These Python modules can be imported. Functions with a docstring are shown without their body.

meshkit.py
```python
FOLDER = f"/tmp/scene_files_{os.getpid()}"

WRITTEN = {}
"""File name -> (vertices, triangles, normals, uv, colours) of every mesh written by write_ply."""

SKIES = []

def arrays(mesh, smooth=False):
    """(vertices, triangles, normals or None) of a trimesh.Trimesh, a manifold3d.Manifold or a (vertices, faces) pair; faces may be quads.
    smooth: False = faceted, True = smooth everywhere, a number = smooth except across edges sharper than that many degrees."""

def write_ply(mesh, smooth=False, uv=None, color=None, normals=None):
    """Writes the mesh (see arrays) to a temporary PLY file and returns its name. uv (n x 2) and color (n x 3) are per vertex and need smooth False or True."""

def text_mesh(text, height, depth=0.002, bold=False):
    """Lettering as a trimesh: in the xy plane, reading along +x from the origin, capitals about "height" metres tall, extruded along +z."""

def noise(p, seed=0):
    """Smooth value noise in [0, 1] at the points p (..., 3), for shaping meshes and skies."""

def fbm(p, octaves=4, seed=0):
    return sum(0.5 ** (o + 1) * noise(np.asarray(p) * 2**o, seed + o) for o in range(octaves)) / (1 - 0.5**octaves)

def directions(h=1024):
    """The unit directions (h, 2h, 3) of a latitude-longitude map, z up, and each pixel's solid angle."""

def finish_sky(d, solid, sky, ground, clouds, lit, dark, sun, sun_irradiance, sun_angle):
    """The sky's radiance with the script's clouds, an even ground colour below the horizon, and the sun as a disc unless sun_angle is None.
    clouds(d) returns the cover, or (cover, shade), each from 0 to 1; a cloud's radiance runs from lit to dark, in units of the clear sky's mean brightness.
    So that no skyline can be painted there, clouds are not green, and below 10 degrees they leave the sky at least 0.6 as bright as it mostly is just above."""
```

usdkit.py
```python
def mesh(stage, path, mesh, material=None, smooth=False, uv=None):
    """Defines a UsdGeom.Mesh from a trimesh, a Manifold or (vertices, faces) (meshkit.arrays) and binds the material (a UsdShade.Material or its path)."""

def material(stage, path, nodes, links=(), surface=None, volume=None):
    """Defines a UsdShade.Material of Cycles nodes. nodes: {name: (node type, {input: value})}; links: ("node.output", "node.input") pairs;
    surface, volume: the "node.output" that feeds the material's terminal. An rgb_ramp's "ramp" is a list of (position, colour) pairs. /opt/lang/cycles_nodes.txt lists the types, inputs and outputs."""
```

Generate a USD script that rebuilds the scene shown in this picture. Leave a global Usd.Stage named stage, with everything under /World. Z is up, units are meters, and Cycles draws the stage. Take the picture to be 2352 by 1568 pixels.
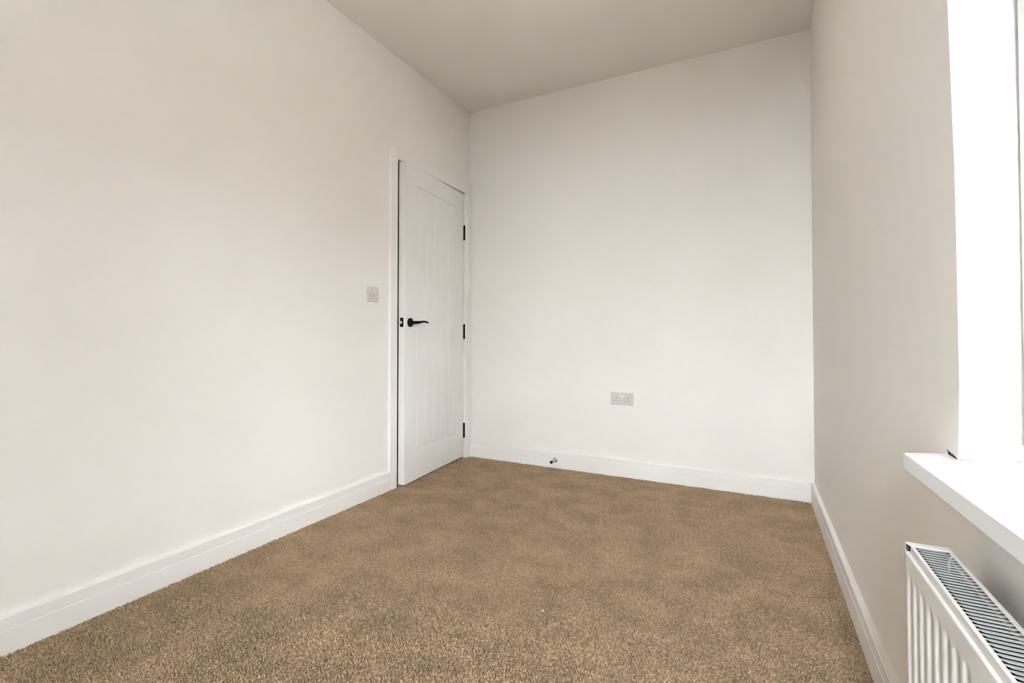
import math, random
import numpy as np, trimesh, manifold3d, usdkit, meshkit
from shapely.geometry import Polygon, box as sbox, Point
from pxr import Usd, UsdGeom, UsdLux, UsdShade, Gf, Sdf, Vt

random.seed(7)
rng = np.random.default_rng(7)
stage = Usd.Stage.CreateInMemory()
UsdGeom.SetStageUpAxis(stage, UsdGeom.Tokens.z)
UsdGeom.SetStageMetersPerUnit(stage, 1.0)
world = UsdGeom.Xform.Define(stage, '/World')
stage.SetDefaultPrim(world.GetPrim())
UsdGeom.Scope.Define(stage, '/World/Looks')

# ------------------------------------------------------------------ camera
YAW, PITCH, ROLL = 0.47538, 0.01692, 0.0003
FPX, CX, CY, CAM_H = 1100.26, -13.52, -33.18, 0.92132
cam = UsdGeom.Camera.Define(stage, '/World/camera')
cam.CreateHorizontalApertureAttr(36.0)
cam.CreateVerticalApertureAttr(24.0)
cam.CreateFocalLengthAttr(FPX * 36.0 / 2352)
cam.CreateHorizontalApertureOffsetAttr(-CX * 36.0 / 2352)
cam.CreateVerticalApertureOffsetAttr(CY * 36.0 / 2352)
cam.CreateClippingRangeAttr(Gf.Vec2f(0.02, 1000))
cam.CreateFStopAttr(0.0)
_r = np.array([math.cos(YAW), math.sin(YAW), 0])
_f = np.array([-math.sin(YAW) * math.cos(PITCH), math.cos(YAW) * math.cos(PITCH), math.sin(PITCH)])
_u = np.cross(_r, _f)
_r, _u = math.cos(ROLL) * _r + math.sin(ROLL) * _u, -math.sin(ROLL) * _r + math.cos(ROLL) * _u
cam.AddTransformOp().Set(Gf.Matrix4d(*_r, 0, *_u, 0, *(-_f), 0, 0, 0, CAM_H, 1))

# ------------------------------------------------------------------ light
EXPOSURE = 1.58
cam.CreateExposureAttr(EXPOSURE)
sky = UsdLux.DomeLight.Define(stage, '/World/sky')         # overcast, with the sun veiled behind the camera's right shoulder
SUN_AZ, SUN_EL, BASE, GLOW, POWER = math.radians(-82), math.radians(9), 3.4, 15.0, 9.0
_s = (math.cos(SUN_EL) * math.cos(SUN_AZ), math.cos(SUN_EL) * math.sin(SUN_AZ), math.sin(SUN_EL))
_m = usdkit.material(stage, '/World/Looks/overcast_sky', {
    'tc': ('texture_coordinate', {}), 'dot': ('vector_math', {'math_type': 'dot_product', 'vector2': _s}),
    'half': ('math', {'math_type': 'multiply_add', 'value2': 0.5, 'value3': 0.5}), 'pow': ('math', {'math_type': 'power', 'value2': POWER}),
    'add': ('math', {'math_type': 'multiply_add', 'value2': GLOW, 'value3': BASE}),
    'b': ('background_shader', {'color': (0.945, 1.0, 1.075)})},
    [('tc.generated', 'dot.vector1'), ('dot.value', 'half.value1'), ('half.value', 'pow.value1'), ('pow.value', 'add.value1'), ('add.value', 'b.strength')], surface='b.background')
UsdShade.MaterialBindingAPI.Apply(sky.GetPrim()).Bind(_m)

LAMP = 14.5                                    # radiance of the added ceiling bulb

# ------------------------------------------------------------------ materials
M = {}


def mat(name, nodes, links=(), surface='p.BSDF'):
    M[name] = usdkit.material(stage, '/World/Looks/' + name, nodes, links, surface=surface)


def paint(name, col, rough, bump=0.0, scale=300, spec=0.5, tint=0.0):
    n = {'p': ('principled_bsdf', {'base_color': col, 'roughness': rough, 'specular_ior_level': spec})}
    l = []
    if bump or tint:
        n['g'] = ('geometry', {})
        l.append(('g.position', 't.vector'))
        n['t'] = ('noise_texture', {'scale': scale, 'detail': 3.0, 'roughness': 0.55})
    if bump:
        n['b'] = ('bump', {'strength': 0.35, 'distance': bump})
        l += [('t.fac', 'b.height'), ('b.normal', 'p.normal')]
    if tint:
        n['t2'] = ('noise_texture', {'scale': 2.2, 'detail': 2.0})
        n['m'] = ('mix', {'color1': tuple(x * (1 - tint) for x in col), 'color2': tuple(min(1, x * (1 + tint)) for x in col)})
        l += [('g.position', 't2.vector'), ('t2.fac', 'm.fac'), ('m.color', 'p.base_color')]
    mat(name, n, l)


paint('wall_paint', (0.885, 0.843, 0.795), 0.85, bump=0.0006, scale=420, spec=0.2, tint=0.012)
paint('ceiling_paint', (0.90, 0.855, 0.80), 0.9, bump=0.0005, scale=380, spec=0.15, tint=0.01)
paint('gloss_trim', (0.89, 0.858, 0.822), 0.36, spec=0.45)
paint('door_paint', (0.86, 0.83, 0.795), 0.40, spec=0.4)
paint('sill_white', (0.80, 0.80, 0.80), 0.3, spec=0.45)
paint('frame_white', (0.86, 0.87, 0.88), 0.28, spec=0.5)
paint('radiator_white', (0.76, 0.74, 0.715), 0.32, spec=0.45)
paint('grille_shaded', (0.46, 0.46, 0.455), 0.7, spec=0.12)  # slats are radiator white too; their shade is put into this grey
paint('inside_shade', (0.025, 0.026, 0.028), 0.7, spec=0.1)  # near-black colour stands in for the shade inside the radiator
paint('plastic_plate', (0.64, 0.585, 0.555), 0.35, spec=0.5)
paint('socket_rocker', (0.75, 0.705, 0.665), 0.3, spec=0.5)
paint('plastic_rocker', (0.69, 0.64, 0.61), 0.3, spec=0.5)
paint('plastic_switch', (0.80, 0.76, 0.72), 0.3, spec=0.5)
paint('slot_dark', (0.012, 0.010, 0.009), 0.7)
paint('shutter_grey', (0.16, 0.14, 0.125), 0.6)
paint('black_metal', (0.006, 0.006, 0.006), 0.7, spec=0.12)
paint('black_rubber', (0.008, 0.008, 0.008), 0.85, spec=0.2)
paint('brown_lining', (0.62, 0.50, 0.40), 0.7, bump=0.0004, scale=90)  # plain brown for the head of the door lining
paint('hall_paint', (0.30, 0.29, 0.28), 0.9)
paint('plaster_raw', (0.46, 0.36, 0.31), 0.9, bump=0.001, scale=260)
paint('chipboard', (0.40, 0.30, 0.20), 0.9)
paint('outside_brick', (0.26, 0.17, 0.13), 0.9)
paint('outside_slate', (0.10, 0.10, 0.11), 0.8)
paint('outside_paving', (0.20, 0.195, 0.18), 0.9, bump=0.004, scale=20)
mat('chrome', {'p': ('principled_bsdf', {'base_color': (0.72, 0.72, 0.72), 'metallic': 1.0, 'roughness': 0.12})})
mat('brass', {'p': ('principled_bsdf', {'base_color': (0.50, 0.40, 0.20), 'metallic': 1.0, 'roughness': 0.45})})
mat('pane_glass', {'t': ('transparent_bsdf', {'color': (0.97, 0.98, 0.97)}), 'g': ('glossy_bsdf', {'roughness': 0.0, 'color': (1, 1, 1)}),
                   'f': ('fresnel', {'IOR': 1.45}), 'x': ('mix_closure', {})},
    [('f.fac', 'x.fac'), ('t.BSDF', 'x.closure1'), ('g.BSDF', 'x.closure2')], surface='x.closure')
# twist-pile yarn: every tuft its own tone, and broad trodden patches
mat('carpet_yarn', {
    'g': ('geometry', {}),
    'fine': ('noise_texture', {'scale': 150.0, 'detail': 3.0, 'roughness': 0.6}),
    'isl': ('math', {'math_type': 'multiply_add', 'value2': 0.66, 'value3': -0.16}),
    'sum': ('math', {'math_type': 'multiply_add', 'value2': 0.90}),
    'ramp': ('rgb_ramp', {'ramp': [(0.0, (0.16, 0.098, 0.052)), (0.28, (0.46, 0.318, 0.19)), (0.52, (0.77, 0.562, 0.373)), (0.76, (0.94, 0.765, 0.555)), (1.0, (0.97, 0.88, 0.75))]}),
    'map': ('mapping', {'scale': (0.95, 1.2, 1.0), 'rotation': (0, 0, -0.25)}),
    'big': ('noise_texture', {'scale': 5.6, 'detail': 5.0, 'roughness': 0.62, 'distortion': 0.15}),
    'br': ('map_range', {'from_min': 0.34, 'from_max': 0.66, 'to_min': 0.80, 'to_max': 1.08, 'clamp': True}),
    'cmb': ('combine_xyz', {}),
    'mul': ('mix', {'mix_type': 'multiply', 'fac': 1.0}),
    'p': ('principled_bsdf', {'roughness': 0.95, 'specular_ior_level': 0.1, 'sheen_weight': 0.1, 'sheen_roughness': 0.5}),
}, [('g.position', 'fine.vector'), ('g.random_per_island', 'isl.value1'), ('fine.fac', 'sum.value1'), ('isl.value', 'sum.value3'), ('sum.value', 'ramp.fac'),
    ('g.position', 'map.vector'), ('map.vector', 'big.vector'), ('big.fac', 'br.value'), ('br.result', 'cmb.x'), ('br.result', 'cmb.y'), ('br.result', 'cmb.z'),
    ('ramp.color', 'mul.color1'), ('cmb.vector', 'mul.color2'), ('mul.color', 'p.base_color')])

# ------------------------------------------------------------------ helpers
used = {}


def numbered(path):
    n = used.get(path, 0)
    used[path] = n + 1
    return path if n == 0 else f'{path}_{n:03d}'


def obj(name, mesh, material, parent=None, smooth=30):
    base = parent.GetPath().pathString if parent is not None else '/World'
    path = numbered(base + '/' + name)
    if isinstance(mesh, list):
        mesh = trimesh.util.concatenate(mesh)
    return usdkit.mesh(stage, path, mesh, M[material], smooth=smooth).GetPrim()


def tag(prim, label=None, category=None, group=None, kind=None):
    for k, v in (('label', label), ('category', category), ('group', group), ('kind', kind)):
        if v:
            prim.SetCustomDataByKey(k, v)
    return prim


def thing(name, loc=(0, 0, 0), rotz=0.0, **kw):
    x = UsdGeom.Xform.Define(stage, numbered('/World/' + name))
    x.AddTranslateOp().Set(Gf.Vec3d(*loc))
    if rotz:
        x.AddRotateZOp().Set(math.degrees(rotz))
    return tag(x.GetPrim(), **kw)


def cbox(lo, hi, c=0.0):
    """A box with all edges chamfered by c."""
    lo, hi = np.array(lo, float), np.array(hi, float)
    if c <= 0:
        return trimesh.creation.box(bounds=[lo, hi])
    pts = []
    for s in np.ndindex(2, 2, 2):
        corner = np.where(np.array(s) == 1, hi, lo)
        inn = np.where(np.array(s) == 1, -c, c)
        for k in range(3):
            p = corner + inn
            p[k] = corner[k]
            pts.append(p)
    return trimesh.convex.convex_hull(np.array(pts))


def extrude(poly, a, b, axis):
    """Polygon in the plane's two remaining axes (in x, y, z order), extruded from a to b along axis."""
    m = trimesh.creation.extrude_polygon(poly, b - a, engine='earcut')
    v = m.vertices
    u, w, t = v[:, 0], v[:, 1], v[:, 2] + a
    cols = {'x': (t, u, w), 'y': (u, t, w), 'z': (u, w, t)}[axis]
    f = m.faces if axis != 'y' else m.faces[:, ::-1]
    return trimesh.Trimesh(np.stack(cols, 1), f, process=False)


def lathe(profile, n=32):
    """(r, z) profile revolved about z."""
    return trimesh.creation.revolve(np.array(profile, float), sections=n)


def tube(path, radii, sides=14):
    """Round tube with flat-rounded ends along path."""
    p = np.array(path, float)
    t = np.gradient(p, axis=0)
    t /= np.linalg.norm(t, axis=1, keepdims=True)
    ref = np.array([0, 0, 1.0]) if abs(t[:, 2]).mean() < 0.9 else np.array([1.0, 0, 0])
    a = np.cross(t, ref)
    a /= np.linalg.norm(a, axis=1, keepdims=True)
    b = np.cross(t, a)
    ang = np.arange(sides) * 2 * np.pi / sides
    r = np.array(radii, float).reshape(len(p), -1)
    ra, rb = r[:, 0], r[:, -1]
    v = p[:, None] + np.cos(ang)[None, :, None] * a[:, None] * ra[:, None, None] + np.sin(ang)[None, :, None] * b[:, None] * rb[:, None, None]
    v = v.reshape(-1, 3)
    f = []
    for i in range(len(p) - 1):
        for j in range(sides):
            k = (j + 1) % sides
            f += [[i * sides + j, (i + 1) * sides + k, i * sides + k], [i * sides + j, (i + 1) * sides + j, (i + 1) * sides + k]]
    n = len(v)
    v = np.vstack([v, p[0], p[-1]])
    for j in range(sides):
        k = (j + 1) % sides
        f += [[n, j, k], [n + 1, (len(p) - 1) * sides + k, (len(p) - 1) * sides + j]]
    m = trimesh.Trimesh(v, f, process=False)
    m.fix_normals()
    return m


# ------------------------------------------------------------------ room sizes (m); carpet surface is z = 0
LX, RX, DY, CZ = -1.9424, 0.2983, 3.1505, 2.642
NY = -1.2774                                   # wall behind the camera
T = 0.018                                      # thickness of skirtings and architraves
FZ = -0.013                                    # floor under the carpet
WT = 0.30                                      # outer wall thickness
HUB = np.array([-1.9487, 3.0768])              # door hinge corner
DOOR_W, DOOR_B, DOOR_T, DOOR_TH = 0.762, 0.010, 1.991, 0.0460
DOOR_A = math.atan2(0.0794574, 0.99683826)     # door stands open by this angle
WIN_Y0, WIN_Y1, WIN_Z0, WIN_Z1 = -0.20, 1.042, 0.6895, 2.10
SILL_Z = 0.7157

# ------------------------------------------------------------------ the setting
fl = obj('floor', cbox((LX - 1.3, NY - 0.1, FZ - 0.1), (RX + 0.02, DY + 0.1, FZ)), 'chipboard')
tag(fl, 'floor boards underneath the fitted brown carpet', 'floor', kind='structure')
ce = obj('ceiling', cbox((LX - 1.3, NY - 0.1, CZ), (RX + WT, DY + 0.1, CZ + 0.12)), 'ceiling_paint')
tag(ce, 'plain matt white ceiling above the empty room', 'ceiling', kind='structure')
op = sbox(HUB[1] - 0.762 - 0.032, FZ - 0.2, HUB[1] + 0.032, 2.029)
wl = obj('wall_left', extrude(sbox(NY - 0.1, FZ, DY + 0.1, CZ + 0.02).difference(op), LX - 0.11, LX, 'x'), 'wall_paint')
tag(wl, 'long white wall on the left with the door and light switch', 'wall', kind='structure')
wb = obj('wall_back', cbox((LX - 0.11, DY, FZ), (RX + WT, DY + 0.12, CZ + 0.02)), 'wall_paint')
tag(wb, 'white end wall facing the camera with the double socket', 'wall', kind='structure')
W2X0, W2X1, W2Z0, W2Z1 = -0.18, 0.26, 0.38, 2.36      # unseen second window, added to let light in from behind the camera
wn = obj('wall_near', extrude(sbox(LX - 0.11, FZ, RX + WT, CZ + 0.02).difference(sbox(W2X0, W2Z0, W2X1, W2Z1)), NY - 0.14, NY, 'y'), 'wall_paint')
tag(wn, 'white wall behind the camera, out of the picture', 'wall', kind='structure')

# right wall: the hand-plastered window opening has a slightly bowed edge and a ragged gap over the end of the sill
edge = [(1.062, WIN_Z1), (1.062, 1.60), (1.0584, 1.4907), (1.0480, 1.335), (1.0387, 1.2017), (1.0355, 1.08), (1.034, 0.971), (1.0321, 0.8361), (1.0365, 0.78), (1.0405, 0.7235), (1.0408, 0.7140)]
gap = [(1.0435, 0.7140), (1.0455, 0.7175), (1.0500, 0.7188), (1.0550, 0.7206), (1.0608, 0.7203), (1.0665, 0.7218), (1.0721, 0.7210), (1.079, 0.7223), (1.0853, 0.7222), (1.092, 0.7232), (1.0968, 0.7238), (1.0975, 0.7222), (1.0920, 0.7195), (1.0905, 0.7100), (1.0705, 0.6880)]
opening = Polygon([(WIN_Y0, WIN_Z1)] + edge + gap + [(WIN_Y0, WIN_Z0 - 0.003)])
wr_m = extrude(sbox(NY - 0.1, FZ - 0.1, DY + 0.1, CZ + 0.02).difference(opening), RX, RX + WT, 'x')
v = wr_m.vertices.copy()
jamb = (v[:, 0] > RX + 0.01) & (v[:, 1] > 1.0) & (v[:, 1] < 1.3) & (v[:, 2] > 0.7) & (v[:, 2] < 2.3)
back_y = np.interp(v[:, 2], [0.72, 0.7618, 0.9697, 1.1151, 1.2838, 1.4649, 1.6], [1.0573, 1.0559, 1.0515, 1.0486, 1.0514, 1.0588, 1.064])
for i in np.nonzero(jamb)[0]:                  # the reveal splays a little towards the frame
    if v[i, 2] > 0.7135 and v[i, 1] < (1.0412 if v[i, 2] < 0.7222 else 1.0625):
        front = np.interp(v[i, 2], [e[1] for e in edge[::-1]], [e[0] for e in edge[::-1]])
        v[i, 1] = front + (back_y[i] - front) * (WT / 0.081)
wr = obj('wall_right', trimesh.Trimesh(v, wr_m.faces, process=False), 'wall_paint')
tag(wr, 'white wall on the right, in shade, with window and radiator', 'wall', kind='structure')
wh = obj('wall_hall', [cbox((LX - 1.3, 1.0, FZ), (LX - 1.2, DY + 0.1, CZ)), cbox((LX - 1.3, 0.9, FZ), (LX - 0.1, 1.0, CZ)), cbox((LX - 1.3, DY + 0.1, FZ), (LX - 0.1, DY + 0.2, CZ))], 'hall_paint')
tag(wh, 'walls of the unlit hall behind the door gap', 'wall', kind='structure')
gr = obj('ground', cbox((-60, -60, -0.5), (60, 60, -0.4)), 'outside_paving')
tag(gr, 'paved ground outside the window', 'ground', kind='structure')

hs = thing('house', (27.0, 0, -0.4), label='row of brick houses across the street outside the window, out of the picture', category='house', kind='structure')
obj('wall', cbox((-3.5, -45, 0), (3.5, 45, 4.9)), 'outside_brick', hs, smooth=False)
obj('roof', extrude(Polygon([(-4.0, 4.85), (4.0, 4.85), (0, 7.0)]), -45.3, 45.3, 'y'), 'outside_slate', hs, smooth=False)

obj('gap_shade', cbox((RX + 0.0008, 1.0475, 0.7157), (RX + 0.010, 1.0990, 0.7265)), 'slot_dark', wr, smooth=False)  # solid dark block painted in for the shade deep in the plaster gap

# skirting boards: rounded top edge, V groove a third of the way down
Z_TOP, Z_GR = 0.1052, 0.0685
prof = [(0, FZ), (T, FZ), (T, Z_GR - 0.0022), (T - 0.0022, Z_GR - 0.0002), (T - 0.0008, Z_GR + 0.0016), (T - 0.0008, Z_TOP - 0.002), (T - 0.0024, Z_TOP), (0.0, Z_TOP + 0.0012)]


def skirting(name, length, place, label):
    m = extrude(Polygon(prof), 0, length, 'y')
    vv = m.vertices
    q = np.stack(place(vv[:, 0], vv[:, 1], vv[:, 2]), 1)
    mm = trimesh.Trimesh(q, m.faces, process=False)
    if mm.volume < 0:
        mm.invert()
    tag(obj(name, mm, 'gloss_trim', smooth=20), label, 'skirting board', kind='structure')


ARCH_Y0, ARCH_Y1 = 2.2311, 2.2954
skirting('baseboard_left', ARCH_Y0 - NY, lambda a, b, z: (LX + a, NY + b, z), 'white grooved skirting board along the left wall up to the door')
skirting('baseboard_back', RX - T - LX, lambda a, b, z: (LX + b, DY - a, z), 'white grooved skirting board along the end wall')
skirting('baseboard_right', DY - NY, lambda a, b, z: (RX - a, NY + b, z), 'white grooved skirting board under the radiator along right wall')
skirting('baseboard_near', RX - T - LX - T, lambda a, b, z: (LX + T + b, NY + a, z), 'white grooved skirting board behind the camera')

# door frame: architrave and lining
tr = thing('trim_1', label='white painted architrave and lining around the door', category='door frame', kind='structure')
ARCH_Z0, ARCH_Z1 = 1.9985, 2.0623
arch_prof = [(0, 0), (T, 0.003), (T, 0.058), (T - 0.003, 0.0643), (0, 0.0643)]       # (out of the wall, across)


def leg(y_out, sgn, width, z1):
    k = width / 0.0643
    pts = [(LX + a, y_out + sgn * b * k) for a, b in arch_prof]
    m = extrude(Polygon(pts), FZ, z1, 'z')
    return m


obj('architrave_leg', leg(ARCH_Y0, 1, ARCH_Y1 - ARCH_Y0, ARCH_Z1), 'gloss_trim', tr, smooth=20)
obj('architrave_leg', leg(DY - 0.0005, -1, DY - 3.0835, ARCH_Z1), 'gloss_trim', tr, smooth=20)
hp = Polygon([(LX + a, ARCH_Z1 - b * (ARCH_Z1 - ARCH_Z0) / 0.0643) for a, b in arch_prof])
obj('architrave_head', extrude(hp, ARCH_Y1 - 0.0002, 3.0837, 'y'), 'gloss_trim', tr, smooth=20)
J0, J1 = HUB[1] - 0.762 - 0.003, HUB[1] + 0.003
obj('door_lining', cbox((LX - 0.11, J0 - 0.028, FZ), (LX, J0, 2.025)), 'gloss_trim', tr)
obj('door_lining', cbox((LX - 0.11, J1, FZ), (LX, J1 + 0.028, 2.025)), 'gloss_trim', tr)
obj('lining_head', cbox((LX - 0.11, J0 - 0.028, 1.996), (LX, J1 + 0.028, 2.028)), 'brown_lining', tr)
obj('door_stop_bead', cbox((LX - 0.085, J0, FZ), (LX - 0.050, J0 + 0.012, 1.996), 0.001), 'gloss_trim', tr)
obj('door_stop_bead', cbox((LX - 0.085, J1 - 0.012, FZ), (LX - 0.050, J1, 1.996), 0.001), 'gloss_trim', tr)

# the door: local x = out of its face (into the room), local -y = from the hinges to the latch edge
dr = thing('door_1', (HUB[0], HUB[1], 0), -DOOR_A * -1.0, label='white boarded cottage door standing slightly ajar with black handle and hinges', category='door', kind='structure')
E0, E1 = -DOOR_W, 0.0
P0, P1, PZ0, PZ1 = -0.632, -0.131, 0.2054, 1.869
GW, GD, GN = 0.0080, 0.0054, 0.0015             # long side, depth and short side of the V grooves


def vboard(lo, hi, sides):
    """A flat board whose front edges named in sides ('-y', '+y', '-z', '+z') are cut back to half a shallow V groove."""
    (x0, y0, z0), (x1, y1, z1) = lo, hi
    f = [y0 + (GW if '-y' in sides else 0), y1 - (GN if '+y' in sides else 0), z0 + (GN if '-z' in sides else 0), z1 - (GW if '+z' in sides and '-z' not in sides else GN if '+z' in sides else 0)]
    pts = [(x0, y, z) for y in (y0, y1) for z in (z0, z1)] + [(x1 - GD, y, z) for y in (y0, y1) for z in (z0, z1)] + [(x1, y, z) for y in f[:2] for z in f[2:]]
    return trimesh.convex.convex_hull(np.array(pts))


core = obj('core', cbox((-DOOR_TH + 0.0005, E0 + 0.001, DOOR_B + 0.001), (-0.0058, E1 - 0.001, DOOR_T - 0.001)), 'door_paint', dr)
obj('stile', vboard((-DOOR_TH, E0, DOOR_B), (0, P0, DOOR_T), ('+y',)), 'door_paint', dr, smooth=False)
obj('stile', vboard((-DOOR_TH, P1, DOOR_B), (0, E1, DOOR_T), ('-y',)), 'door_paint', dr, smooth=False)
obj('rail', vboard((-DOOR_TH + 0.0004, P0 - GW, PZ1), (-0.00005, P1 + GW, DOOR_T - 0.0003), ('-z',)), 'door_paint', dr, smooth=False)
obj('rail', vboard((-DOOR_TH + 0.0004, P0 - GW, DOOR_B + 0.0003), (-0.00005, P1 + GW, PZ0), ('+z',)), 'door_paint', dr, smooth=False)
NB = 5
for k in range(NB):
    y0 = P0 + (P1 - P0) * k / NB
    y1 = P0 + (P1 - P0) * (k + 1) / NB
    obj('board', vboard((-0.012, y0 + 0.0001, PZ0 + 0.0001), (-0.00005, y1 - 0.0001, PZ1 - 0.0001), ('-y', '+y', '-z', '+z')), 'door_paint', dr, smooth=False)
# handle
HZ, HYY = 0.9995, -0.7095
hd = UsdGeom.Xform.Define(stage, dr.GetPath().pathString + '/handle').GetPrim()
tag(hd, 'black lever handle on a round rose')
rose = lathe([(0, 0), (0.0270, 0), (0.0275, 0.001), (0.0275, 0.006), (0.0262, 0.009), (0.022, 0.0105), (0.012, 0.011), (0, 0.011)], 40)
rose.apply_transform(trimesh.transformations.rotation_matrix(math.pi / 2, [0, 1, 0]))
rose.apply_translation((0, HYY, HZ))
obj('rose', rose, 'black_metal', hd)
lv = [(0.009, HYY, HZ), (0.026, HYY, HZ), (0.041, HYY + 0.0015, HZ), (0.050, HYY + 0.008, HZ + 0.0002), (0.0545, HYY + 0.020, HZ + 0.0009), (0.055, HYY + 0.034, HZ + 0.0030),
      (0.055, HYY + 0.050, HZ + 0.0052), (0.055, HYY + 0.066, HZ + 0.0066), (0.055, HYY + 0.082, HZ + 0.0072), (0.055, HYY + 0.097, HZ + 0.0060), (0.055, HYY + 0.111, HZ + 0.0036), (0.055, HYY + 0.122, HZ + 0.0014), (0.055, HYY + 0.1265, HZ + 0.0004), (0.055, HYY + 0.1285, HZ)]
rad = [0.0100, 0.0095, 0.0092, 0.0090, 0.0084, 0.0074, 0.0064, 0.0059, 0.0056, 0.0053, 0.0051, 0.0049, 0.0036, 0.0008]
lm = tube(lv, rad, 16)
obj('lever', lm, 'black_metal', hd, smooth=50)
# latch on the leading edge
lt = UsdGeom.Xform.Define(stage, dr.GetPath().pathString + '/latch').GetPrim()
tag(lt, 'black latch plate with small brass bolt')
obj('plate', cbox((-0.0352, E0 - 0.0012, 0.9712), (-0.0105, E0 + 0.001, 1.028), 0.001), 'black_metal', lt)
bolt = extrude(Polygon([(-0.0290, E0), (-0.0200, E0), (-0.0200, E0 - 0.003), (-0.0285, E0 - 0.0095)]), 0.9915, 1.0075, 'z')
obj('bolt', bolt, 'brass', lt)
obj('screw', lathe([(0, 0), (0.003, 0), (0.0028, 0.0008), (0, 0.001)], 12).apply_transform(trimesh.transformations.rotation_matrix(math.pi / 2, [1, 0, 0])).apply_translation((-0.0228, E0 - 0.0011, 1.0225)), 'black_metal', lt)
obj('screw', lathe([(0, 0), (0.003, 0), (0.0028, 0.0008), (0, 0.001)], 12).apply_transform(trimesh.transformations.rotation_matrix(math.pi / 2, [1, 0, 0])).apply_translation((-0.0228, E0 - 0.0011, 0.9765)), 'black_metal', lt)
# hinges: five-knuckle barrels on the room side
for zc in (1.6985, 0.948, 0.2040):
    hg = UsdGeom.Xform.Define(stage, numbered(dr.GetPath().pathString + '/hinge')).GetPrim()
    tag(hg, 'black steel butt hinge')
    H2 = 0.0545
    for k in range(5):
        z0 = zc - H2 + k * 2 * H2 / 5
        z1 = z0 + 2 * H2 / 5
        kn = lathe([(0, z0 + 0.0003), (0.0060, z0 + 0.0003), (0.0068, z0 + 0.0012), (0.0068, z1 - 0.0012), (0.0060, z1 - 0.0003), (0, z1 - 0.0003)], 18)
        kn.apply_translation((0.0065, 0.0015, 0))
        obj('knuckle', kn, 'black_metal', hg)
    for zz, s in ((zc + H2, 1), (zc - H2, -1)):
        kp = lathe([(0, zz - 0.0005 * s), (0.0048, zz), (0.0036, zz + 0.0016 * s), (0, zz + 0.0022 * s)][:: s], 16)
        kp.apply_translation((0.0065, 0.0015, 0))
        kp.fix_normals()
        obj('cap', kp, 'black_metal', hg)
    obj('leaf', cbox((-0.030, -0.0012, zc - H2), (0.0040, 0.0022, zc + H2)), 'black_metal', hg)

# window: white plastic frame set back in the reveal
FX = 0.379
wi = thing('window_1', label='white framed window in the reveal at the right edge', category='window', kind='structure')


def bar(name, y0, y1, z0, z1, x0, x1, c=0.003):
    return obj(name, cbox((x0, y0, z0), (x1, y1, z1), c), 'frame_white', wi)


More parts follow.
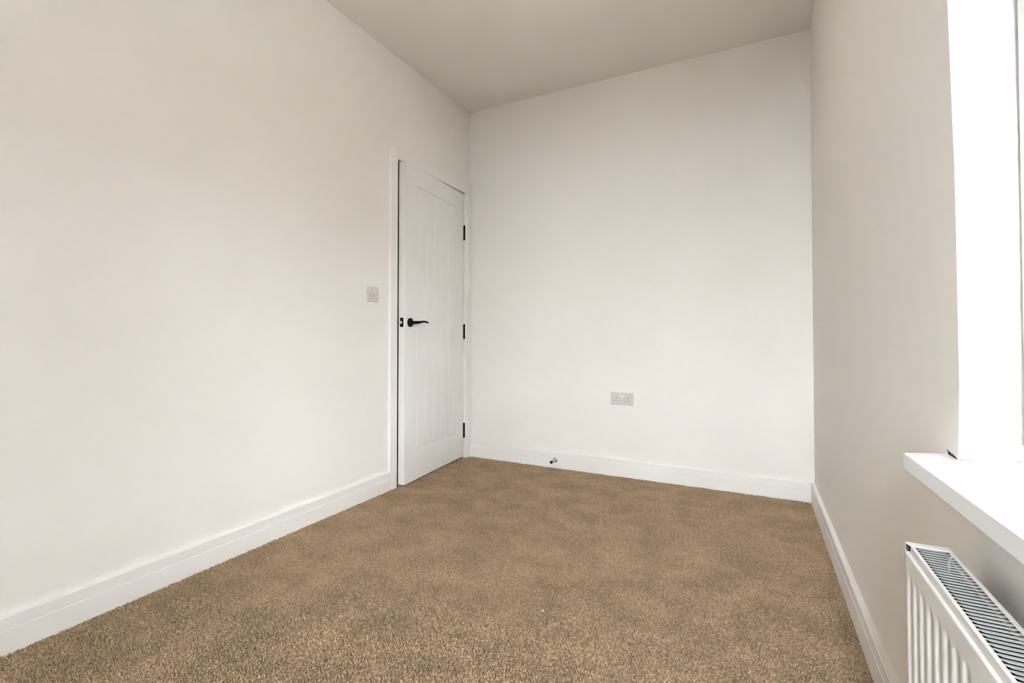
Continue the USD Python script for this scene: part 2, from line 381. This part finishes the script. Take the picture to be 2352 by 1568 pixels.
WY0, WY1 = WIN_Y0 - 0.02, 1.105
bar('frame_jamb', 1.033, WY1, SILL_Z - 0.02, WIN_Z1 + 0.02, FX + 0.009, FX + 0.07)
bar('frame_jamb', WY0, WIN_Y0 + 0.045, SILL_Z - 0.02, WIN_Z1 + 0.02, FX + 0.002, FX + 0.07)
bar('frame_head', WY0, WY1, WIN_Z1 - 0.04, WIN_Z1 + 0.02, FX, FX + 0.068)
bar('frame_foot', WY0, WY1, SILL_Z - 0.025, SILL_Z + 0.030, FX - 0.0015, FX + 0.068)
bar('mullion', 0.395, 0.455, SILL_Z, WIN_Z1, FX + 0.001, FX + 0.066)
for y0, y1 in ((WIN_Y0 + 0.045, 0.395), (0.455, 1.033)):
    a = 0.052
    z0, z1 = SILL_Z + 0.034, WIN_Z1 - 0.04
    sash = trimesh.util.concatenate([cbox((FX - 0.003, y0 - 0.006, z0 - 0.006), (FX + 0.05, y0 + a, z1 + 0.006), 0.004), cbox((FX - 0.003, y1 - a, z0 - 0.006), (FX + 0.05, y1 + 0.006, z1 + 0.006), 0.004),
                                     cbox((FX - 0.0025, y0 + a - 0.004, z0 - 0.006), (FX + 0.05, y1 - a + 0.004, z0 + a), 0.004), cbox((FX - 0.0025, y0 + a - 0.004, z1 - a), (FX + 0.05, y1 - a + 0.004, z1 + 0.006), 0.004)])
    s = obj('sash', sash, 'frame_white', wi)
    obj('pane', cbox((FX + 0.018, y0 + a - 0.008, z0 + a - 0.008), (FX + 0.024, y1 - a + 0.008, z1 - a + 0.008)), 'pane_glass', s, smooth=False)

# narrow window added behind the camera, sized for the light it gives
w2 = thing('window_2', label='added narrow white framed window behind the camera, unseen, to let in light', category='window', kind='structure')
for a, b in ((W2X0, W2X0 + 0.04), (W2X1 - 0.04, W2X1)):
    obj('frame_bar', cbox((a, NY - 0.13, W2Z0), (b, NY - 0.07, W2Z1), 0.003), 'frame_white', w2)
for a, b in ((W2Z0, W2Z0 + 0.05), (W2Z1 - 0.05, W2Z1)):
    obj('frame_rail', cbox((W2X0 + 0.038, NY - 0.129, a), (W2X1 - 0.038, NY - 0.071, b), 0.003), 'frame_white', w2)
obj('pane', cbox((W2X0 + 0.03, NY - 0.103, W2Z0 + 0.04), (W2X1 - 0.03, NY - 0.097, W2Z1 - 0.04)), 'pane_glass', w2, smooth=False)

# window board (sill): square-cut horn past the reveal, slightly out of parallel with the wall
sp = Polygon([(0.2344, 1.0705), (0.2824, 1.0915), (RX - 0.0005, 1.0935), (RX + 0.004, 1.0935), (0.374, 1.0600), (FX + 0.003, 1.0570), (FX + 0.003, WIN_Y0 + 0.003), (RX, WIN_Y0 + 0.003), (RX - 0.0005, WIN_Y0 - 0.04), (0.2585, WIN_Y0 - 0.04), (0.2429, 0.6755)])
sill_m = extrude(sp, 0.6865, SILL_Z, 'z')
try:                                            # ease the front edges by layering two smaller offsets
    e = 0.0022
    lay = [extrude(sp.buffer(-e, join_style=2), 0.6865, 0.6865 + e, 'z'), extrude(sp, 0.6865 + e, SILL_Z - e, 'z'), extrude(sp.buffer(-e, join_style=2), SILL_Z - e, SILL_Z, 'z')]
    ring = [np.array(sp.buffer(-e, join_style=2).exterior.coords)[:-1], np.array(sp.exterior.coords)[:-1]]
    if len(ring[0]) == len(ring[1]):
        # match starts
        k = int(np.argmin(np.linalg.norm(ring[0] - ring[1][0], axis=1)))
        a = np.roll(ring[0], -k, axis=0)
        b = ring[1]
        if Polygon(a).exterior.is_ccw != Polygon(b).exterior.is_ccw:
            a = np.vstack([a[:1], a[1:][::-1]])
        n = len(a)
        loops = [(a, 0.6865), (b, 0.6865 + e), (b, SILL_Z - e), (a, SILL_Z)]
        vv = np.vstack([np.column_stack([p, np.full(n, z)]) for p, z in loops])
        ff = []
        for s in range(3):
            for i in range(n):
                j = (i + 1) % n
                ff += [[s * n + i, s * n + j, (s + 1) * n + j], [s * n + i, (s + 1) * n + j, (s + 1) * n + i]]
        cv, cf = trimesh.creation.triangulate_polygon(Polygon(a), engine='earcut')
        idx = [int(np.argmin(np.linalg.norm(a - q, axis=1))) for q in cv]
        for t in cf:
            ff += [[idx[t[0]] + 3 * n, idx[t[1]] + 3 * n, idx[t[2]] + 3 * n], [idx[t[2]], idx[t[1]], idx[t[0]]]]
        sill_m = trimesh.Trimesh(vv, ff, process=False)
        sill_m.fix_normals()
except Exception:
    pass
si = obj('window_sill', sill_m, 'sill_white', smooth=False)
tag(si, 'bright white window board projecting from the reveal above the radiator', 'window sill')

# crumbled filler along the foot of the reveal
fr = np.random.default_rng(3)
bits = []
for px, py, s in [(0.3000, 1.0440, 0.0030), (0.3035, 1.0430, 0.0042), (0.3070, 1.0440, 0.0034), (0.3115, 1.0450, 0.0048), (0.3155, 1.0435, 0.0040), (0.3205, 1.0450, 0.0044), (0.3250, 1.0475, 0.0036), (0.3300, 1.0490, 0.0026), (0.3345, 1.0500, 0.0020),
                  (0.3690, 1.0530, 0.0030), (0.3735, 1.0545, 0.0044), (0.3772, 1.0560, 0.0060)]:
    m = trimesh.creation.icosphere(2, 1.0)
    d = meshkit.fbm(m.vertices * 1.7 + fr.uniform(0, 50, 3), 3) - 0.5
    m.vertices *= (1 + 0.7 * d)[:, None]
    m.apply_scale((s * 1.25, s * 0.75, s * 0.7))
    m.apply_translation((px, py - 0.0012, SILL_Z + s * 0.3))
    bits.append(m)
fi = obj('crumbled_filler', bits, 'plaster_raw', smooth=60)
tag(fi, 'cracked pale filler crumbs at the foot of the window reveal', 'filler', kind='stuff')

# ------------------------------------------------------------------ radiator under the window
RXF, RXB, RY1, RY0, RZ0, RZ1 = 0.2085, 0.2615, 0.9540, -0.10, 0.150, 0.600
ra = thing('radiator', (0, 0, 0), label='white ribbed panel radiator with slotted top grille under the window board', category='radiator')
# front panel: pressed vertical channels between flat bands, rounded top edge
FT = 0.588
ys = np.arange(RY0 + 0.006, RY1 - 0.0035, 0.0013)
zs = np.concatenate([[RZ0], np.linspace(RZ0 + 0.004, 0.186, 6), np.linspace(0.188, 0.215, 12), np.linspace(0.225, 0.52, 8), np.linspace(0.526, 0.5615, 22), [0.57, 0.580, 0.5835]])
FLUTE = 0.0311
ph = np.mod((ys - 0.8365) / FLUTE, 1.0) - 0.5          # rounded channels with narrow creases between them
groove = (2 * np.abs(ph)) ** 2.6
groove *= ((ys < RY1 - 0.006) & (ys > RY0 + 0.012))
vt = lambda z: np.clip((0.5590 - z) / 0.016, 0, 1) * np.clip((z - 0.190) / 0.02, 0, 1)
sm = lambda t: t * t * (3 - 2 * t)
rows = [np.column_stack([RXF + 0.0056 * groove * sm(np.clip(vt(z), 0, 1)), ys, np.full(len(ys), z)]) for z in zs]
for a in np.linspace(0, math.pi / 2, 6)[1:]:    # rounded top edge
    rows.append(np.column_stack([np.full(len(ys), RXF + 0.0042 * (1 - math.cos(a))), ys, np.full(len(ys), 0.5835 + 0.0042 * math.sin(a))]))
rows.append(np.column_stack([np.full(len(ys), RXF + 0.011), ys, np.full(len(ys), FT - 0.0003)]))
rows.append(np.column_stack([np.full(len(ys), RXF + 0.011), ys, np.full(len(ys), RZ0)]))
rows.append(rows[0])
nv = len(ys)
vv = np.vstack(rows)
gi, gj = np.meshgrid(np.arange(len(rows) - 1), np.arange(nv - 1), indexing='ij')
q = np.stack([gi * nv + gj, (gi + 1) * nv + gj, (gi + 1) * nv + gj + 1, gi * nv + gj + 1], -1).reshape(-1, 4)
panel = trimesh.Trimesh(vv, np.vstack([q[:, [0, 1, 2]], q[:, [0, 2, 3]]]), process=False)
fn = panel.face_normals[np.argmin(panel.triangles_center[:, 0])]
if fn[0] > 0:
    panel.invert()
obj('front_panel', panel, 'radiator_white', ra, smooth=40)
obj('convector', [cbox((RXF + 0.0115, RY0 + 0.01, 0.17), (RXF + 0.0125, RY1 - 0.018, 0.575))] + [cbox((RXF + 0.012, y, 0.17), (RXB - 0.004, y + 0.0008, 0.572)) for y in np.arange(RY0 + 0.02, RY1 - 0.02, 0.0167)]
    + [cbox((RXB - 0.004, RY0 + 0.01, 0.17), (RXB - 0.003, RY1 - 0.018, 0.585))], 'inside_shade', ra, smooth=False)
# end covers with the clip notches at their top corners
for s, ya in ((1, RY1), (-1, RY0)):
    yb = ya - s * 0.0012
    side = sbox(RXF + 0.0004, RZ0, RXB, RZ1).difference(sbox(RXF - 0.01, 0.5885, RXF + 0.0042, 0.5965)).difference(sbox(RXB - 0.004, 0.588, RXB + 0.01, 0.5960))
    pcs = [extrude(side, min(ya, yb), max(ya, yb), 'y')]
    y0, y1 = sorted((ya, ya - s * 0.0150))
    lip = Polygon([(RXF + 0.0004, ya), (RXB, ya), (RXB, ya - s * 0.0150), (RXF + 0.0036, ya - s * 0.0150), (RXF + 0.0004, ya - s * 0.0030)])
    pcs.append(extrude(lip, RZ1 - 0.0012, RZ1 + 0.0002, 'z'))
    v0, v1 = sorted((ya - s * 0.0016, ya - s * 0.0050))
    obj('notch_shade', cbox((RXF + 0.0115, v0, 0.17), (RXB - 0.0035, v1, 0.5865)) + cbox((RXF + 0.0012, v0, 0.5865), (RXB - 0.0008, v1, 0.5975)), 'slot_dark', ra, smooth=False)  # added dark plate standing in for shade inside the end cover
    pcs.append(cbox((RXF + 0.0004, min(ya, ya - s * 0.004), RZ0), (RXF + 0.0018, max(ya, ya - s * 0.004), 0.5875)))
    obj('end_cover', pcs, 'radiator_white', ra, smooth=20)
# top grille: two rims and slanted slats
gy0, gy1 = RY0 + 0.0152, RY1 - 0.0152
GL, GR = 0.2164, 0.2556
gp = UsdGeom.Xform.Define(stage, ra.GetPath().pathString + '/top_grille').GetPrim()
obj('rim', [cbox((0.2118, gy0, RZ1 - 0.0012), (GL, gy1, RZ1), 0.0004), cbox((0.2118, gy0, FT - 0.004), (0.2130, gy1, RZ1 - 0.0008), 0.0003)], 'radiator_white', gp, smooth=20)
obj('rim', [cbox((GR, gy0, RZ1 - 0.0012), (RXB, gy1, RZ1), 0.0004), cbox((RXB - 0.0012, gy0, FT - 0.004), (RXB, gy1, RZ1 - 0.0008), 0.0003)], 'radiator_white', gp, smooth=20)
PITCH_S = 0.00908
k = 0
while True:
    y = 0.9385 - 0.0012 - PITCH_S * k
    if y - 0.007 < gy0:
        break
    # a pressed slat, tipped slightly away, with round-ended gaps
    n = 7
    t = np.array([0, 0.25, 0.5, 0.75, 0.9, 0.97, 1.0])
    zz = RZ1 - 0.0003 - 0.0004 * (1 - t)
    xs = np.array([GL - 0.0004, GL + 0.0022, GL + 0.0045, GR - 0.0045, GR - 0.0022, GR + 0.0004])
    dz = np.array([0, -0.0009, 0, 0, -0.0009, 0])
    cut = np.array([0.0026, 0.0018, 0.0, 0.0, 0.0018, 0.0026])          # round-ended slots
    top = np.array([[x, y - (0.0062 - c) * tt, z] for x, c in zip(xs, cut) for tt, z in zip(t, zz)])
    bot = top - np.array([0, 0, 0.0004])
    vv = np.vstack([top, bot])
    nt = len(top)
    ff = []
    for i in range(len(xs) - 1):
        for j in range(n - 1):
            a, b, c2, d2 = i * n + j, (i + 1) * n + j, (i + 1) * n + j + 1, i * n + j + 1
            ff += [[a, c2, b], [a, d2, c2], [nt + a, nt + b, nt + c2], [nt + a, nt + c2, nt + d2]]
    for i in range(len(xs) - 1):
        for j in (0, n - 1):
            a, b = i * n + j, (i + 1) * n + j
            ff += [[a, b, nt + b], [a, nt + b, nt + a]]
    sl = trimesh.Trimesh(vv, ff, process=False)
    sl.fix_normals()
    obj('slat', sl, 'grille_shaded', gp, smooth=50)
    k += 1
for y in (0.10, 0.78):
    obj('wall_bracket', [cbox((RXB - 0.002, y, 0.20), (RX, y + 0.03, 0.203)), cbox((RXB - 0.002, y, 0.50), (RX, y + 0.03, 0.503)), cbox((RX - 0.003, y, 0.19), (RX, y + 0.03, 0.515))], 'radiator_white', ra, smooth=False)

# unseen pendant added above the picture as fill light
LAMP_X, LAMP_Y = -0.72, 1.72
cl = thing('added_ceiling_light', (LAMP_X, LAMP_Y, CZ), label='added white pendant lamp holder with a lit globe bulb, unseen above the picture, for fill light', category='added ceiling light')
obj('ceiling_rose', lathe([(0, -0.022), (0.012, -0.022), (0.030, -0.018), (0.046, -0.006), (0.048, 0.0), (0, 0.0)], 32), 'plastic_switch', cl)
obj('flex', tube([(0, 0, -0.02), (0, 0.0005, -0.10), (0, 0, -0.180)], [0.003] * 3, 10), 'plastic_switch', cl)
obj('lamp_holder', lathe([(0, -0.237), (0.018, -0.237), (0.021, -0.200), (0.012, -0.180), (0, -0.175)], 24), 'plastic_switch', cl)
lamp = UsdLux.SphereLight.Define(stage, cl.GetPath().pathString + '/bulb')
lamp.CreateRadiusAttr(0.05)
lamp.CreateIntensityAttr(LAMP)
lamp.CreateColorAttr(Gf.Vec3f(1.0, 0.925, 0.84))
lamp.AddTranslateOp().Set(Gf.Vec3d(0, 0, -0.290))

# ------------------------------------------------------------------ light switch on the left wall
SY, SZ = 2.0930, 1.1565
sw = thing('light_switch', (LX, SY, SZ), label='square off-white light switch on the left wall beside the door', category='light switch')


def plate(w, h, th, r=0.003):
    a = sbox(-w / 2, -h / 2, w / 2, h / 2).buffer(-r).buffer(r, quad_segs=4)
    b = a.buffer(-0.0022, quad_segs=4)
    pa, pb = trimesh.creation.extrude_polygon(a, th - 0.0022, engine='earcut'), trimesh.creation.extrude_polygon(b, 0.0001, engine='earcut')
    pb.apply_translation((0, 0, th - 0.0001))
    return trimesh.convex.convex_hull(np.vstack([pa.vertices, pb.vertices]))


def to_x(m):     # plate plane (u across, v up, t out) -> local (t, -u... ) for a wall facing +x
    vv = m.vertices
    m = trimesh.Trimesh(np.stack([vv[:, 2], vv[:, 0], vv[:, 1]], 1), m.faces, process=False)
    return m


def to_y(m):     # for a wall facing -y: u along +x, v up, out of the wall -y
    vv = m.vertices
    return trimesh.Trimesh(np.stack([vv[:, 0], -vv[:, 2], vv[:, 1]], 1), m.faces, process=False)


obj('faceplate', to_x(plate(0.086, 0.087, 0.0095)), 'plastic_plate', sw, smooth=25)
rk = trimesh.convex.convex_hull(np.array([(u, v2, t) for u in (-0.0050, 0.0050) for v2, t in ((-0.0125, 0.006), (0.0080, 0.006), (-0.0125, 0.0150), (-0.0110, 0.0152), (0.0080, 0.0096))]))
obj('rocker', to_x(rk), 'plastic_rocker', sw, smooth=False)
for u in (-0.0302, 0.0302):
    s = lathe([(0, 0.009), (0.0028, 0.009), (0.0028, 0.0099), (0.0020, 0.0101), (0, 0.0101)], 16)
    s.apply_translation((u, 0.0012, 0))
    obj('screw', to_x(s), 'shutter_grey', sw)

# ------------------------------------------------------------------ double socket on the end wall
CXS, CZS = -0.7655, 0.5037
so = thing('double_socket', (CXS, DY, CZS), label='off-white double power socket low on the end wall', category='power socket')
body = plate(0.1455, 0.0835, 0.0095)
obj('faceplate', to_y(body), 'plastic_plate', so, smooth=25)
for sx in (-1, 1):
    ox = sx * 0.03735
    obj('earth_slot', to_y(cbox((ox - 0.0021, 0.0040, 0.0085), (ox + 0.0021, 0.0125, 0.0098))), 'slot_dark', so, smooth=False)
    for px in (-0.0110, 0.0110):
        obj('pin_slot', to_y(cbox((ox + px - 0.0031, -0.0158, 0.0085), (ox + px + 0.0031, -0.0117, 0.0098))), 'shutter_grey', so, smooth=False)
    rx = sx * 0.0058
    rk = trimesh.convex.convex_hull(np.array([(rx + u, v2, t) for u in (-0.0053, 0.0053) for v2, t in ((0.0095, 0.006), (0.0282, 0.006), (0.0095, 0.0135), (0.0112, 0.0140), (0.0282, 0.0105))]))
    obj('rocker', to_y(rk), 'socket_rocker', so, smooth=False)

# ------------------------------------------------------------------ door stop on the skirting
DSX, DSZ = -1.2288, 0.0540
ds = thing('door_stop', (DSX, DY - T, DSZ), label='chrome door stop with black rubber tip fixed to the skirting board', category='door stop')
base = lathe([(0, 0), (0.0185, 0), (0.0185, 0.002), (0.0172, 0.0042), (0.0130, 0.0062), (0.0100, 0.0085), (0.0085, 0.0115), (0.0078, 0.016), (0.0076, 0.060), (0.0076, 0.064), (0, 0.064)], 40)
obj('post', to_y(base), 'chrome', ds)
tip = lathe([(0, 0.062), (0.0092, 0.062), (0.0098, 0.064), (0.0098, 0.074), (0.0085, 0.0775), (0, 0.078)], 32)
obj('rubber_tip', to_y(tip), 'black_rubber', ds)

# ------------------------------------------------------------------ a chip of plaster on the carpet
ch = trimesh.creation.icosphere(1, 1.0)
ch.vertices *= (0.75 + 0.5 * np.random.default_rng(5).random(len(ch.vertices)))[:, None]
ch.apply_scale((0.0036, 0.0040, 0.0020))
ch.apply_translation((-0.629, 1.4935, 0.0022))
tag(obj('plaster_chip', ch, 'sill_white', smooth=False), 'tiny white chip of plaster lying on the carpet', 'plaster chip')

# ------------------------------------------------------------------ carpet: short twisted tufts
cp = thing('carpet', (0, 0, 0), label='brown flecked twist-pile carpet fitted across the whole floor', category='carpet')
bx0, bx1, by1 = LX + T, RX - T, DY - T
obj('backing', cbox((bx0, NY + T, FZ), (bx1, by1, -0.0085)), 'carpet_yarn', cp, smooth=False)


def tufts(w, d, step, seed):
    """A w x d patch of leaning, blunt tufts of yarn."""
    g = np.random.default_rng(seed)
    nx, ny = max(1, round(w / step)), max(1, round(d / step))
    X, Y = np.meshgrid((np.arange(nx) + 0.5) * w / nx, (np.arange(ny) + 0.5) * d / ny, indexing='ij')
    c = np.column_stack([X.ravel(), Y.ravel()]) + g.uniform(-0.42, 0.42, (nx * ny, 2)) * step
    n = len(c)
    big = meshkit.noise(np.column_stack([c * 60, np.zeros(n)]), 5)
    ang, lean = g.uniform(0, 2 * np.pi, n), g.uniform(0.0, 0.0042, n)
    lx, ly = np.cos(ang) * lean, np.sin(ang) * lean
    h = g.uniform(-0.0036, 0.0006, n) + 0.0012 * (big - 0.5)
    rot = g.uniform(0, np.pi / 2, n)
    r = step * g.uniform(0.42, 0.60, n)
    lv = [(0.0, 1.0, FZ + 0.004), (0.55, 1.0, None), (1.0, 0.70, None)]
    S = 4
    V = []
    for k, (f, rr, z) in enumerate(lv):
        zz = np.full(n, z) if z is not None else (h if k == 2 else (FZ + 0.004) + (h - FZ - 0.004) * 0.70)
        for s in range(S):
            a = rot + s * 2 * np.pi / S + 0.5 * k
            V.append(np.column_stack([c[:, 0] + lx * f + np.cos(a) * r * rr, c[:, 1] + ly * f + np.sin(a) * r * rr, zz]))
    V.append(np.column_stack([c[:, 0] + lx * 1.05, c[:, 1] + ly * 1.05, h + 0.0005]))
    K = len(V)
    V = np.stack(V, 1).reshape(-1, 3)
    F = []
    for k in range(2):
        for s in range(S):
            t = (s + 1) % S
            F += [[k * S + s, k * S + t, (k + 1) * S + t], [k * S + s, (k + 1) * S + t, (k + 1) * S + s]]
    for s in range(S):
        F.append([2 * S + s, 2 * S + (s + 1) % S, 3 * S])
    F = (np.arange(n)[:, None, None] * K + np.array(F)[None]).reshape(-1, 3)
    # keep everything inside the patch so that it never grows through a wall
    V[:, 0] = np.clip(V[:, 0], 0.0002, w - 0.0002)
    V[:, 1] = np.clip(V[:, 1], 0.0002, d - 0.0002)
    return trimesh.Trimesh(V, F, process=False)


NXP = 7
PW = (bx1 - bx0) / NXP
NYP = int((by1 - (NY + T)) / PW)
pi = UsdGeom.PointInstancer.Define(stage, cp.GetPath().pathString + '/pile')
tag(pi.GetPrim(), kind='stuff')
protos = []
for k in range(3):
    p = usdkit.mesh(stage, pi.GetPath().pathString + f'/tuft_patch{"" if k == 0 else "_%03d" % k}', tufts(PW, PW, 0.0048, 20 + k), M['carpet_yarn'], smooth=True)
    protos.append(p.GetPath())
pos, idx, ori = [], [], []
g = np.random.default_rng(11)
for i in range(NXP):
    for j in range(NYP):
        qd = int(g.integers(4))
        a = qd * math.pi / 2
        ox, oy = [(0, 0), (PW, 0), (PW, PW), (0, PW)][qd]
        pos.append(Gf.Vec3f(bx0 + i * PW + ox, by1 - (j + 1) * PW + oy, 0))
        ori.append(Gf.Quath(math.cos(a / 2), 0, 0, math.sin(a / 2)))
        idx.append(int(g.integers(3)))
pi.CreatePrototypesRel().SetTargets(protos)
pi.CreateProtoIndicesAttr(Vt.IntArray(idx))
pi.CreatePositionsAttr(Vt.Vec3fArray(pos))
pi.CreateOrientationsAttr(Vt.QuathArray(ori))
dw = tufts(0.11, J1 - J0 - 0.002, 0.0048, 31)
dw.apply_translation((bx0 - 0.11, J0 + 0.001, 0))
tag(obj('doorway_pile', dw, 'carpet_yarn', cp, smooth=True), kind='stuff')
